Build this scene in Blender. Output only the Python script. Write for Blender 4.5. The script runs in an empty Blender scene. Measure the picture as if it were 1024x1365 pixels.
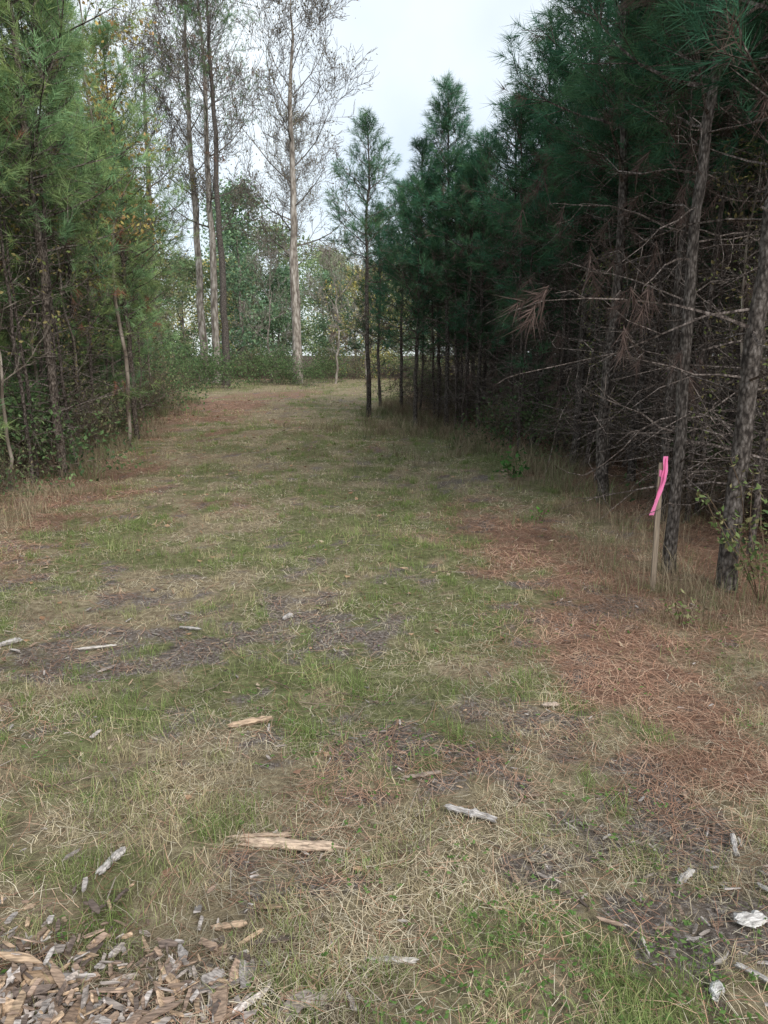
import bpy, math
import numpy as np
from mathutils import Vector
scene = bpy.context.scene
R = np.random.default_rng(7)

# ------------------------------------------------------------------ noise
_tab = np.random.default_rng(99).random((256, 256))
def vnoise(x, y, s=0):
    x = np.asarray(x, float) + s * 17.3; y = np.asarray(y, float) + s * 31.7
    xi = np.floor(x).astype(int); yi = np.floor(y).astype(int)
    fx = x - xi; fy = y - yi
    fx = fx * fx * (3 - 2 * fx); fy = fy * fy * (3 - 2 * fy)
    a = _tab[xi % 256, yi % 256]; b = _tab[(xi + 1) % 256, yi % 256]
    c = _tab[xi % 256, (yi + 1) % 256]; d = _tab[(xi + 1) % 256, (yi + 1) % 256]
    return (a * (1 - fx) + b * fx) * (1 - fy) + (c * (1 - fx) + d * fx) * fy
def fbm(x, y, s=0, o=4):
    t = 0; a = .5; n = 0
    for i in range(o):
        t = t + a * vnoise(np.asarray(x) * 2 ** i, np.asarray(y) * 2 ** i, s + i); n += a; a *= .5
    return t / n
def sstep(a, b, x):
    t = np.clip((x - a) / (b - a), 0, 1); return t * t * (3 - 2 * t)

# ------------------------------------------------------------------ layout
def right_edge(y): return np.interp(y, [0, 4, 8, 12, 16, 20, 30, 45], [1.95, 1.9, 2.2, 1.7, .8, .2, .8, 3])
def left_edge(y): return np.interp(y, [0, 5, 9.6, 16, 22, 30, 45], [-3.6, -3.6, -4.0, -5.4, -6.2, -8, -11])
def hgt(x, y):
    x = np.asarray(x, float); y = np.asarray(y, float)
    o = np.maximum(sstep(0, 3, x - right_edge(y)), sstep(0, 3, left_edge(y) - x))
    return (fbm(x * .5, y * .5, 3, 3) - .5) * .12 + (fbm(x * 3, y * 3, 5, 3) - .5) * .06 + o * .08
def blobs(x, y, L):
    m = np.zeros_like(x, dtype=float)
    for cx, cy, rx, ry, w in L:
        m = np.maximum(m, w * np.exp(-(((x - cx) / rx) ** 2 + ((y - cy) / ry) ** 2)))
    return m
def zones(x, y):
    x = np.asarray(x, float); y = np.asarray(y, float)
    n = fbm(x * 1.3, y * 1.3, 11); n2 = fbm(x * 3.5, y * 3.5, 21); n3 = fbm(x * 9, y * 9, 31, 3)
    lit = blobs(x, y, [(1.3, 3.9, .7, 1.0, 1.0), (1.15, 6.2, .75, 1.7, 1.05), (1.5, 5.2, .75, 2, 1.0), (1.6, 2.8, .6, .6, .85), (-3.9, 9, .9, 4, .95),
                       (-3.1, 5.5, .8, 2, .65), (-5.6, 22, 2.6, 9, 1.1), (-1.6, 7.5, .6, .7, .3), (-4, 30, 3, 4, .8), (.5, 2.9, .8, .5, .35)])
    edge = np.maximum(sstep(-.5, .6, x - right_edge(y)), sstep(-.3, .9, left_edge(y) - x))
    lit = np.clip(np.maximum(lit, edge) * 1.1 + (n - .5) * 1.3 + (n2 - .5) * 1.2 + (n3 - .5) * .9 - .14, 0, 1)
    bare = blobs(x, y, [(.45, 3.15, .6, .35, .75), (1.0, 2.3, .4, .4, 1.1), (1.15, 1.7, .4, .4, 1.15), (-1.5, 5.0, .8, .6, .5),
                        (-.15, 4.1, .8, .4, .65), (-1.0, 1.4, .6, .36, 1.5), (.9, 9.3, .9, .7, .55), (-1.4, 3.9, .8, .5, .6), (-.2, 2.0, .6, .3, .5), (-1.6, 10, 1, .7, .3), (-.3, 1.5, .4, .3, .7)])
    bare = np.clip(bare + (n2 - .5) * 2.4 + (n3 - .5) * 2.4 + (fbm(x * 1.1, y * 1.1, 41) - .5) * .8 - .06 - .12 * sstep(5, 9, y), 0, 1)
    green = np.clip(.40 + (fbm(x * .9, y * .9, 61) - .5) * 2.2 + (fbm(x * 4, y * 4, 71) - .5) * 2.6
                    + blobs(x, y, [(.45, 1.8, .4, .5, .5), (0, 2.8, .5, .4, .45), (-.4, 10, 1.8, 5, .42), (-1.3, 2.6, .5, .7, .3), (-.6, 6.2, 1, 1.6, .35)]), 0, 1)
    return lit, bare, green

# ------------------------------------------------------------------ mesh builder
class MB:
    def __init__(s): s.V = []; s.C = []; s.F = {3: [], 4: []}; s.M = {3: [], 4: []}; s.S = {3: [], 4: []}; s.n = 0
    def add(s, v, f, mat=0, tint=(1, 1, 1), smooth=False):
        v = np.asarray(v, float).reshape(-1, 3); f = np.asarray(f, int); k = f.shape[1]
        t = np.asarray(tint, float)
        if t.ndim == 1: t = np.broadcast_to(t, v.shape)
        s.V.append(v); s.C.append(t); s.F[k].append(f + s.n)
        s.M[k].append(np.full(len(f), mat)); s.S[k].append(np.full(len(f), smooth)); s.n += len(v)
    def build(s, name, mats):
        V = np.concatenate(s.V); C = np.concatenate(s.C)
        me = bpy.data.meshes.new(name)
        loops = []; starts = []; mi = []; sm = []; c = 0
        for k in (3, 4):
            if s.F[k]:
                f = np.concatenate(s.F[k]); loops.append(f.ravel())
                starts.append(c + np.arange(len(f)) * k); c += len(f) * k
                mi.append(np.concatenate(s.M[k])); sm.append(np.concatenate(s.S[k]))
        loops = np.concatenate(loops); starts = np.concatenate(starts)
        me.vertices.add(len(V)); me.vertices.foreach_set('co', V.astype(np.float32).ravel())
        me.loops.add(len(loops)); me.loops.foreach_set('vertex_index', loops.astype(np.int32))
        me.polygons.add(len(starts)); me.polygons.foreach_set('loop_start', starts.astype(np.int32))
        me.polygons.foreach_set('material_index', np.concatenate(mi).astype(np.int32))
        me.update(calc_edges=True)
        me.polygons.foreach_set('use_smooth', np.concatenate(sm).astype(bool))
        a = me.attributes.new('tint', 'FLOAT_COLOR', 'POINT')
        a.data.foreach_set('color', np.concatenate([C, np.ones((len(C), 1))], 1).astype(np.float32).ravel())
        for m in mats: me.materials.append(m)
        me.validate(); return me

def nrm(v): return v / (np.linalg.norm(v, axis=-1, keepdims=True) + 1e-9)
def perp(d, rng):
    r = nrm(rng.normal(size=d.shape)); return nrm(np.cross(d, r))
def tube(mb, P, r, k=8, mat=0, tint=(1, 1, 1), rough=0, rng=R):
    P = np.asarray(P, float); n = len(P); r = np.broadcast_to(np.asarray(r, float), (n,))
    t = nrm(np.gradient(P, axis=0)); ref = np.array([0, 0, 1.]) if abs(t[0, 2]) < .8 else np.array([1., 0, 0])
    u = nrm(np.cross(t, ref)); w = np.cross(t, u)
    a = np.arange(k) * 2 * np.pi / k
    rr = r[:, None] * (1 + rough * (rng.random((n, k)) - .5))
    V = P[:, None] + rr[..., None] * (np.cos(a)[None, :, None] * u[:, None] + np.sin(a)[None, :, None] * w[:, None])
    i = np.arange(n - 1)[:, None] * k; j = np.arange(k)[None]; j2 = (j + 1) % k
    F = np.stack([i + j, i + j2, i + k + j2, i + k + j], -1).reshape(-1, 4)
    mb.add(V, F, mat, tint, True)
def sticks(mb, A, B, ra, rb, k=3, mat=0, tint=(1, 1, 1)):
    A = np.asarray(A, float); B = np.asarray(B, float); n = len(A)
    if n == 0: return
    d = nrm(B - A); u = perp(d, R); w = np.cross(d, u)
    a = np.arange(k) * 2 * np.pi / k
    ring = np.cos(a)[None, :, None] * u[:, None] + np.sin(a)[None, :, None] * w[:, None]
    ra = np.broadcast_to(ra, (n,)); rb = np.broadcast_to(rb, (n,))
    V = np.stack([A[:, None] + ring * ra[:, None, None], B[:, None] + ring * rb[:, None, None]], 1)
    b = np.arange(n)[:, None] * 2 * k; j = np.arange(k)[None]; j2 = (j + 1) % k
    F = np.stack([b + j, b + j2, b + k + j2, b + k + j], -1).reshape(-1, 4)
    t = np.asarray(tint, float)
    if t.ndim == 2: t = np.repeat(t, 2 * k, 0)
    mb.add(V, F, mat, t)
def needles(mb, P, D, L, m, nl, w, mat, tint, rng, spread=.75):
    P = np.asarray(P, float); D = nrm(np.asarray(D, float)); n = len(P)
    if n == 0: return
    P = np.repeat(P, m, 0); D = np.repeat(D, m, 0); T = np.repeat(np.asarray(tint, float), m, 0) * rng.uniform(.7, 1.3, (n * m, 1))
    t = rng.random((n * m, 1)) ** .7
    base = P + D * t * L
    d = nrm(D * rng.uniform(.5, 1.1, (n * m, 1)) + perp(D, rng) * spread * rng.uniform(.5, 1.2, (n * m, 1)) + [0, 0, -.08])
    ln = nl * rng.uniform(.55, 1.15, (n * m, 1)); s = perp(d, rng) * w * .5
    V = np.stack([base - s, base + s, base + d * ln + np.array([0, 0, -1]) * ln * .15], 1)
    mb.add(V, np.arange(n * m * 3).reshape(-1, 3), mat, np.repeat(T, 3, 0))
def leaves(mb, P, size, mat, tint, rng, flat=0.):
    P = np.asarray(P, float); n = len(P)
    if n == 0: return
    d = rng.normal(size=(n, 3)); d[:, 2] *= (1 - flat); d = nrm(d)
    s = perp(d, rng)
    if flat: s = nrm(np.cross(d, nrm(np.array([[0, 0, 1.]]) + rng.normal(size=(n, 3)) * .35)))
    size = np.broadcast_to(size, (n,))[:, None] * rng.uniform(.6, 1.3, (n, 1))
    up = np.cross(d, s) * size * .12
    V = np.stack([P - d * size * .5, P + s * size * .3 + up, P + d * size * .55, P - s * size * .3 + up], 1)
    b = np.arange(n)[:, None] * 4
    F = np.concatenate([b + [0, 1, 2], b + [0, 2, 3]], 0)
    t = np.asarray(tint, float)
    if t.ndim == 1: t = np.broadcast_to(t, (n, 3))
    mb.add(V, F, mat, np.repeat(t, 4, 0))
def blades(mb, P, h, w, lean, tint, rng, mat=0, az=None):
    n = len(P); az = rng.random(n) * 6.283 if az is None else az
    dh = np.stack([np.cos(az), np.sin(az), 0 * az], 1); sd = np.stack([-np.sin(az), np.cos(az), 0 * az], 1)
    tw = rng.random(n) * 3.14; sd = sd * np.cos(tw)[:, None] + dh * np.sin(tw)[:, None] * .6
    z = np.array([0, 0, 1.]); c = np.cos(lean)[:, None]; s = np.sin(lean)[:, None]; h = h[:, None]; w = w[:, None]
    mid = P + (dh * s * .8 + z * (c + .12)) * h * .5
    l2 = np.minimum(lean + .45, 1.62); tip = mid + (dh * np.sin(l2)[:, None] + z * np.cos(l2)[:, None]) * h * .5
    V = np.stack([P - sd * w * .5, P + sd * w * .5, mid + sd * w * .4, mid - sd * w * .4, tip], 1)
    b = np.arange(n)[:, None] * 5
    T = np.repeat(tint, 5, 0)
    mb.add(V, b + [0, 1, 2, 3], mat, T)
    mb.F[3].append(b + [3, 2, 4] + (mb.n - len(V) * 5)); mb.M[3].append(np.full(n, mat)); mb.S[3].append(np.full(n, False))

# ------------------------------------------------------------------ materials
def newmat(name):
    m = bpy.data.materials.new(name); m.use_nodes = True; nt = m.node_tree; nt.nodes.clear()
    return m, nt, nt.nodes, nt.links
def ramp(N, stops):
    r = N.new('ShaderNodeValToRGB'); e = r.color_ramp.elements
    while len(e) < len(stops): e.new(.5)
    for i, (p, c) in enumerate(stops): e[i].position = p; e[i].color = (*c, 1)
    return r
def tint_mat(name, transl=.0, objcol=False):
    m, nt, N, L = newmat(name); o = N.new('ShaderNodeOutputMaterial')
    a = N.new('ShaderNodeAttribute'); a.attribute_name = 'tint'; col = a.outputs['Color']
    if objcol:
        oi = N.new('ShaderNodeObjectInfo'); mx = N.new('ShaderNodeMix'); mx.data_type = 'RGBA'; mx.blend_type = 'MULTIPLY'
        mx.inputs[0].default_value = 1; L.new(col, mx.inputs[6]); L.new(oi.outputs['Color'], mx.inputs[7]); col = mx.outputs[2]
    p = N.new('ShaderNodeBsdfDiffuse'); L.new(col, p.inputs['Color'])
    if transl:
        t = N.new('ShaderNodeBsdfTranslucent'); L.new(col, t.inputs[0]); mm = N.new('ShaderNodeMixShader'); mm.inputs[0].default_value = transl
        L.new(p.outputs[0], mm.inputs[1]); L.new(t.outputs[0], mm.inputs[2]); L.new(mm.outputs[0], o.inputs[0])
    else: L.new(p.outputs[0], o.inputs[0])
    return m
def bark_mat(name, c1, c2, c3, sc=14, stretch=.3, bump=.6):
    m, nt, N, L = newmat(name); o = N.new('ShaderNodeOutputMaterial'); p = N.new('ShaderNodeBsdfPrincipled')
    tc = N.new('ShaderNodeTexCoord'); mp = N.new('ShaderNodeMapping'); mp.inputs['Scale'].default_value = (1, 1, stretch)
    L.new(tc.outputs['Object'], mp.inputs[0])
    v = N.new('ShaderNodeTexVoronoi'); v.inputs['Scale'].default_value = sc * 1.6; v.feature = 'F1'
    nz = N.new('ShaderNodeTexNoise'); nz.inputs['Scale'].default_value = sc; nz.inputs['Detail'].default_value = 8; nz.inputs['Roughness'].default_value = .75
    L.new(mp.outputs[0], v.inputs[0]); L.new(mp.outputs[0], nz.inputs[0])
    r = ramp(N, [(.3, c1), (.46, c2), (.66, c3)])
    ma = N.new('ShaderNodeMath'); ma.operation = 'MULTIPLY_ADD'; ma.inputs[1].default_value = -.4; L.new(v.outputs[0], ma.inputs[0])
    ad = N.new('ShaderNodeMath'); ad.operation = 'ADD'; ad.inputs[1].default_value = .13; L.new(nz.outputs[0], ad.inputs[0]); L.new(ad.outputs[0], ma.inputs[2])
    L.new(ma.outputs[0], r.inputs[0])
    a = N.new('ShaderNodeAttribute'); a.attribute_name = 'tint'
    mx = N.new('ShaderNodeMix'); mx.data_type = 'RGBA'; mx.blend_type = 'MULTIPLY'; mx.inputs[0].default_value = 1
    L.new(r.outputs[0], mx.inputs[6]); L.new(a.outputs['Color'], mx.inputs[7]); L.new(mx.outputs[2], p.inputs['Base Color'])
    b = N.new('ShaderNodeBump'); b.inputs['Strength'].default_value = bump; b.inputs['Distance'].default_value = .02
    L.new(ma.outputs[0], b.inputs['Height']); L.new(b.outputs[0], p.inputs['Normal'])
    p.inputs['Roughness'].default_value = .9; p.inputs['Specular IOR Level'].default_value = .15
    L.new(p.outputs[0], o.inputs[0]); return m
M_bark = bark_mat('pine_bark', (.035, .029, .026), (.105, .09, .08), (.23, .205, .19), 34, .45, .9)
M_pale = bark_mat('pale_bark', (.12, .10, .085), (.27, .24, .21), (.46, .43, .40), 5, .35)
M_need = tint_mat('pine_needles', .3, True)
M_leaf = tint_mat('leaf', .35, True)
M_blade = tint_mat('grass_blade', .2)
M_lit = tint_mat('litter', 0)
def chip_mat():
    m, nt, N, L = newmat('weathered_wood'); o = N.new('ShaderNodeOutputMaterial'); p = N.new('ShaderNodeBsdfPrincipled')
    a = N.new('ShaderNodeAttribute'); a.attribute_name = 'tint'; tc = N.new('ShaderNodeTexCoord')
    mp = N.new('ShaderNodeMapping'); mp.inputs['Scale'].default_value = (25, 160, 160); L.new(tc.outputs['Object'], mp.inputs[0])
    nz = N.new('ShaderNodeTexNoise'); nz.inputs['Scale'].default_value = 1; nz.inputs['Detail'].default_value = 5; L.new(mp.outputs[0], nz.inputs[0])
    r = ramp(N, [(.32, (.35, .33, .32)), (.65, (1.2, 1.18, 1.16))]); L.new(nz.outputs[0], r.inputs[0])
    mx = N.new('ShaderNodeMix'); mx.data_type = 'RGBA'; mx.blend_type = 'MULTIPLY'; mx.inputs[0].default_value = 1
    L.new(r.outputs[0], mx.inputs[6]); L.new(a.outputs['Color'], mx.inputs[7]); L.new(mx.outputs[2], p.inputs['Base Color'])
    b = N.new('ShaderNodeBump'); b.inputs['Strength'].default_value = .5; b.inputs['Distance'].default_value = .004
    L.new(nz.outputs[0], b.inputs['Height']); L.new(b.outputs[0], p.inputs['Normal']); p.inputs['Roughness'].default_value = .85
    L.new(p.outputs[0], o.inputs[0]); return m
M_chip = chip_mat()
def ground_mat():
    m, nt, N, L = newmat('forest_ground'); o = N.new('ShaderNodeOutputMaterial'); p = N.new('ShaderNodeBsdfPrincipled')
    z = N.new('ShaderNodeAttribute'); z.attribute_name = 'tint'; sp = N.new('ShaderNodeSeparateColor'); L.new(z.outputs['Color'], sp.inputs[0])
    tc = N.new('ShaderNodeTexCoord')
    def noise(s, d=6, r=.65):
        n = N.new('ShaderNodeTexNoise'); n.inputs['Scale'].default_value = s; n.inputs['Detail'].default_value = d; n.inputs['Roughness'].default_value = r
        L.new(tc.outputs['Object'], n.inputs[0]); return n.outputs[0]
    nA = noise(22, 8, .75); nB = noise(60, 6, .7)
    straw = ramp(N, [(.3, (.085, .066, .043)), (.5, (.25, .205, .135)), (.7, (.45, .385, .26))]); L.new(nA, straw.inputs[0])
    green = ramp(N, [(.3, (.055, .058, .027)), (.55, (.18, .185, .09)), (.75, (.33, .32, .18))]); L.new(nA, green.inputs[0])
    lit = ramp(N, [(.3, (.08, .046, .032)), (.5, (.225, .135, .098)), (.7, (.42, .285, .215))]); L.new(nB, lit.inputs[0])
    bare = ramp(N, [(.3, (.045, .036, .031)), (.5, (.15, .124, .108)), (.74, (.45, .41, .385))]); L.new(nB, bare.inputs[0])
    shade = ramp(N, [(.3, (.02, .014, .010)), (.5, (.06, .042, .030)), (.72, (.12, .085, .062))]); L.new(nB, shade.inputs[0])  # leaf-mould brown, darkened to paint forest shade into the ground
    def mix(a, b, f):
        x = N.new('ShaderNodeMix'); x.data_type = 'RGBA'; L.new(f, x.inputs[0]); L.new(a, x.inputs[6]); L.new(b, x.inputs[7]); return x.outputs[2]
    def soft(ch, add=nA):
        a = N.new('ShaderNodeMath'); a.operation = 'MULTIPLY_ADD'; a.inputs[1].default_value = .8; L.new(add, a.inputs[0]); L.new(sp.outputs[ch], a.inputs[2])
        r = N.new('ShaderNodeMapRange'); r.inputs[1].default_value = .65; r.inputs[2].default_value = 1.2; L.new(a.outputs[0], r.inputs[0]); return r.outputs[0]
    c = mix(straw.outputs[0], green.outputs[0], soft('Blue')); c = mix(c, lit.outputs[0], soft('Red')); c = mix(c, bare.outputs[0], soft('Green', nB))
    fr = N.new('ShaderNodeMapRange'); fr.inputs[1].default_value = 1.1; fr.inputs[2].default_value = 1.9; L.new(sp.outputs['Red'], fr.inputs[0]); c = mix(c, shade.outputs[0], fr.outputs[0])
    L.new(c, p.inputs['Base Color']); p.inputs['Roughness'].default_value = .95; p.inputs['Specular IOR Level'].default_value = .1
    b = N.new('ShaderNodeBump'); b.inputs['Strength'].default_value = .9; b.inputs['Distance'].default_value = .025
    L.new(nB, b.inputs['Height']); L.new(b.outputs[0], p.inputs['Normal']); L.new(p.outputs[0], o.inputs[0]); return m
M_ground = ground_mat()

def obj(name, me, loc=(0, 0, 0), rz=0, sc=1, parent=None, col=None, tilt=(0, 0)):
    o = bpy.data.objects.new(name, me); scene.collection.objects.link(o)
    o.location = loc; o.rotation_euler = (tilt[0], tilt[1], rz)
    o.scale = (sc, sc, sc) if np.isscalar(sc) else sc
    if parent: o.parent = parent
    if col is not None: o.color = (*col, 1)
    return o
def empty(name):
    e = bpy.data.objects.new(name, None); scene.collection.objects.link(e); return e

# ------------------------------------------------------------------ ground
def axis(lo, hi, step0, flat, grow):
    out = [0.]; s = step0
    while out[-1] < hi:
        if out[-1] > flat: s *= grow
        out.append(out[-1] + s)
    neg = [0.]; s = step0
    while neg[-1] > lo:
        if -neg[-1] > (flat if lo < -100 and hi == -lo else 0): s *= grow
        neg.append(neg[-1] - s)
    return np.array(neg[::-1][:-1] + out)
gx = axis(-400, 400, .045, 2.4, 1.045); gy = axis(-60, 500, .045, 6, 1.03)
X, Y = np.meshgrid(gx, gy); Z = hgt(X, Y) + (fbm(X * 14, Y * 14, 8, 2) - .5) * .016 * (np.abs(X) < 4) * (Y < 10)
nx, ny = len(gx), len(gy)
i = (np.arange(ny - 1)[:, None] * nx + np.arange(nx - 1)[None])
F = np.stack([i, i + 1, i + nx + 1, i + nx], -1).reshape(-1, 4)
li, ba, gr = zones(X, Y)
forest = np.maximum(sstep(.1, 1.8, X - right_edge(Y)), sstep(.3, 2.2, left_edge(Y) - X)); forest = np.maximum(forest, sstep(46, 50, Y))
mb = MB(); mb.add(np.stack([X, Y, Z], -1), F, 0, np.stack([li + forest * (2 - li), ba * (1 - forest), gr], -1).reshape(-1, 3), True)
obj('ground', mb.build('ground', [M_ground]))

# ------------------------------------------------------------------ pines
def pine(seed, H, r0, cb, cr, nm=30, deadp=.8, dens=1., lowneed=.25, nw=.0072, whorl=(.22, .42), bt=(1, 1, 1)):
    rng = np.random.default_rng(seed); mb = MB()
    n = 30; zs = np.linspace(-.1, H, n)
    wob = np.cumsum(rng.normal(size=(n, 2)) * .016 * H / 8, 0); wob -= wob[0]
    P = np.column_stack([wob, zs]); rad = r0 * (1 - (np.clip(zs, 0, H) / H)) ** .75 * .95 + .008; rad[0] *= 1.3; rad[1] *= 1.08
    tube(mb, P, rad, 12, 0, bt, .2, rng)
    at = lambda z: np.array([np.interp(z, zs, P[:, 0]), np.interp(z, zs, P[:, 1]), z])
    SP, SD, ST = [], [], []; A, B, ra, rb = [], [], [], []
    z = rng.uniform(.4, .8); rot = 0
    while z < H - .15:
        nb = rng.integers(3, 6); rot += rng.random() * 2
        for b in range(nb):
            az = rot + b * 6.283 / nb + rng.normal() * .3; zz = z + rng.normal() * .05
            dh = np.array([math.cos(az), math.sin(az), 0]); p = at(min(zz, H))
            dead = zz < cb + rng.normal() * .35
            if dead:
                if rng.random() > deadp * .65: continue
                Lb = rng.uniform(.25, 1.45); el = rng.uniform(-.25, .5); m = 5; q = p; d = dh * math.cos(el) + np.array([0, 0, math.sin(el)])
                r = rng.uniform(.005, .009)
                for s in range(m):
                    d = nrm(d + rng.normal(size=3) * .16); q2 = q + d * Lb / m
                    A.append(q); B.append(q2); ra.append(r * (1 - s / m) + .002); rb.append(r * (1 - (s + 1) / m) + .002)
                    if s > 0 and rng.random() < .8:
                        dd = nrm(d + rng.normal(size=3) * .6); l = rng.uniform(.1, .5); k = q2 + dd * l * .5; k2 = k + nrm(dd + rng.normal(size=3) * .35) * l * .5
                        A += [q2, k]; B += [k, k2]; ra += [.0035, .0025]; rb += [.0025, .0012]
                    q = q2
                if zz > cb - 1.3 and rng.random() < lowneed:
                    for s in range(3):
                        SP.append(q + rng.normal(size=3) * .12); SD.append(d * .4 + rng.normal(size=3) * .5 + [0, 0, -1.0]); ST.append((.13, .075, .06))
                continue
            t = (zz - cb) / (H - cb); t = min(max(t, 0), 1)
            prof = (1 - t) ** .75 * (.65 + .35 * min(1, t * 5))
            Lb = (cr * prof + .22) * rng.uniform(.6, 1.3); el = .15 + .75 * t + rng.normal() * .15; m = 6
            d = dh * math.cos(el) + np.array([0, 0, math.sin(el)]); q = p; r = .006 + .009 * Lb / cr
            br = rng.uniform(.7, 1.3)
            for s in range(m):
                d = nrm(d + rng.normal(size=3) * .1 + [0, 0, .09]); q2 = q + d * Lb / m
                A.append(q); B.append(q2); ra.append(r * (1 - s / m) + .003); rb.append(r * (1 - (s + 1) / m) + .003)
                f = (s + 1) / m
                ns = (1 if f < .35 else 2) if rng.random() < dens else 0
                for _ in range(ns):
                    side = perp(d[None], rng)[0]; side[2] = side[2] * .5 + .1
                    dd = nrm(d * .7 + side); l = Lb * rng.uniform(.15, .42) * (1.15 - f * .5) + .05; e = q2 + dd * l
                    A.append(q2); B.append(e); ra.append(.005); rb.append(.003)
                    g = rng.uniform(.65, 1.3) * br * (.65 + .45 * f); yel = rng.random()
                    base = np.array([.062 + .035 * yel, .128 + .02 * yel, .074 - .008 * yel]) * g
                    if t < .3 and rng.random() < lowneed * .4: base = np.array([.14, .085, .065]) * g
                    SP.append(e - dd * .08); SD.append(nrm(dd + [0, 0, .35])); ST.append(base)
                    if l > .22:
                        k = q2 + dd * l * .5; sd = nrm(dd + perp(dd[None], rng)[0] * .9 + [0, 0, .25]); SP.append(k); SD.append(sd); ST.append(base * rng.uniform(.7, 1.1))
                q = q2
            SP.append(q - d * .1); SD.append(d + [0, 0, .3]); ST.append(np.array([.068, .138, .078]) * br * rng.uniform(.8, 1.3))
        z += rng.uniform(*whorl)
    for s in range(6):
        SP.append(P[-1] - [0, 0, .1 + s * .07]); SD.append(np.array([0, 0, 1.]) + rng.normal(size=3) * .25); ST.append((.065, .135, .075))
    sticks(mb, A, B, np.array(ra), np.array(rb), 3, 0, (1.35, 1.3, 1.3))
    needles(mb, SP, SD, .22, nm, .18, nw, 1, ST, rng)
    return mb.build('pine_tree_mesh', [M_bark, M_need])

plant = [pine(10 + k, 7.9 + .35 * k, .050, 2.9 + .2 * k, 1.15, 36, lowneed=.4, dens=.9, deadp=1.2, nw=.0058) for k in range(3)]
inner = [pine(20 + k, 7.6 + .35 * k, .055, 2.3 + .4 * k, 1.3, 15, lowneed=.35, dens=.9, nw=.013, deadp=1.1) for k in range(3)]
edge = [pine(30 + k, 6.4 + .2 * k, .052, 1.8 + .3 * k, 1.0, 32, dens=.95, lowneed=.3, whorl=(.18, .34), nw=.0068) for k in range(3)]
lush = [pine(50 + k, 7.6 + .4 * k, .048, 1.7 + .4 * k, 1.4, 40, lowneed=.08, dens=.8, nw=.0058, bt=(1.2, 1.15, 1.1)) for k in range(3)]
linner = [pine(60 + k, 7.4 + .4 * k, .055, 1.3 + .3 * k, 1.4, 22, lowneed=.1, dens=.8, nw=.010) for k in range(2)]
young = pine(66, 3.6, .035, .35, 1.0, 40, lowneed=.0, whorl=(.18, .34), nw=.006)
pole = [pine(80 + k, 5.5 + .6 * k, .024, 4.4, .6, 26, lowneed=.15, dens=.8, deadp=1.4, bt=(1.1, 1.05, 1.05)) for k in range(2)]
tallp = pine(70, 22, .19, 12, 2.8, 26, dens=.6, deadp=.9, nw=.010)

RC = (1.0, 1.25, 1.38); LC = (3.9, 3.2, 2.9)  # needle tints: sunlit look painted into left trees, shade into right
def gz(x, y): return float(hgt(x, y)) - .02
def put_pine(x, y, me, rz, sc=1, col=RC, parent=None, name='pine_tree', tilt=(0, 0)):
    v = R.uniform(.8, 1.2); obj(name, me, (x, y, gz(x, y)), rz, sc, parent, tuple(c * v for c in col), tilt)

for x, y, me, rz, sc, tl in [
    (2.34, 4.82, plant[0], .4, (1.12, 1.12, 1.0), (0, .01)), (2.09, 5.2, plant[1], 2.2, (.8, .8, 1), (0, -.005)), (2.32, 7.73, plant[2], 4, (1, 1, .95), (0, .02)),
    (2.62, 6.87, plant[0], 3.3, (.75, .75, .95), (0, 0)), (3.1, 9.2, plant[1], 1, .95, (0, 0)), (2.75, 10.6, edge[2], 2, 1.03, (0, 0)), (2.5, 12.4, edge[0], 5, .95, (0, 0)),
    (.68, 16.3, edge[1], 1.5, (.85, .85, .88), (0, 0)), (1.35, 16.0, edge[2], 3.9, (.9, .9, .97), (0, .01)), (1.95, 15.2, edge[0], .2, (.8, .8, .86), (0, 0)),
    (-.12, 23.5, edge[0], 2.2, .9, (0, 0)), (.5, 21.0, edge[2], 5.2, .85, (0, 0)), (1.4, 18.7, edge[1], 4.2, .85, (0, 0))]:
    put_pine(x, y, me, rz, sc, tilt=tl)
lone = pine(91, 7.1, .06, 3.5, .95, 34, deadp=.25, dens=.85, lowneed=.05)
put_pine(-.39, 19.2, lone, 1, 1, (1.2, 1.35, 1.4))

pf = empty('pine_forest')
for y in np.arange(4.5, 46, 1.8):
    for k in range(7 if y < 24 else 6):
        x = max(right_edge(y), .3) + 1.8 + k * 1.95 + R.normal() * .35; yy = y + R.normal() * .4
        if y < 8 and k == 0: x += .8
        if 26 < y and k < 1: continue
        lst = (plant if y < 12 else edge) if k == 0 else (plant if (k == 1 and y < 14) else inner)
        hs = .95 if (y < 13 or k > 2) else (.74 if k < 2 else .86)
        put_pine(x, yy, lst[R.integers(3)], R.random() * 6.28, (.95, .95, hs * R.uniform(.92, 1.08)), tuple(c * .95 for c in RC), pf, 'pine')
for k in range(64):
    y = R.uniform(5.5, 19); x = right_edge(y) + .35 + abs(R.normal()) * 1.7
    if y < 8: x = max(x, 2.9)
    put_pine(x, y, pole[R.integers(2)], R.random() * 6.28, (.9, .9, R.uniform(.6, .95)), RC, pf, 'pine_pole', (R.normal() * .03, R.normal() * .03))

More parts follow.
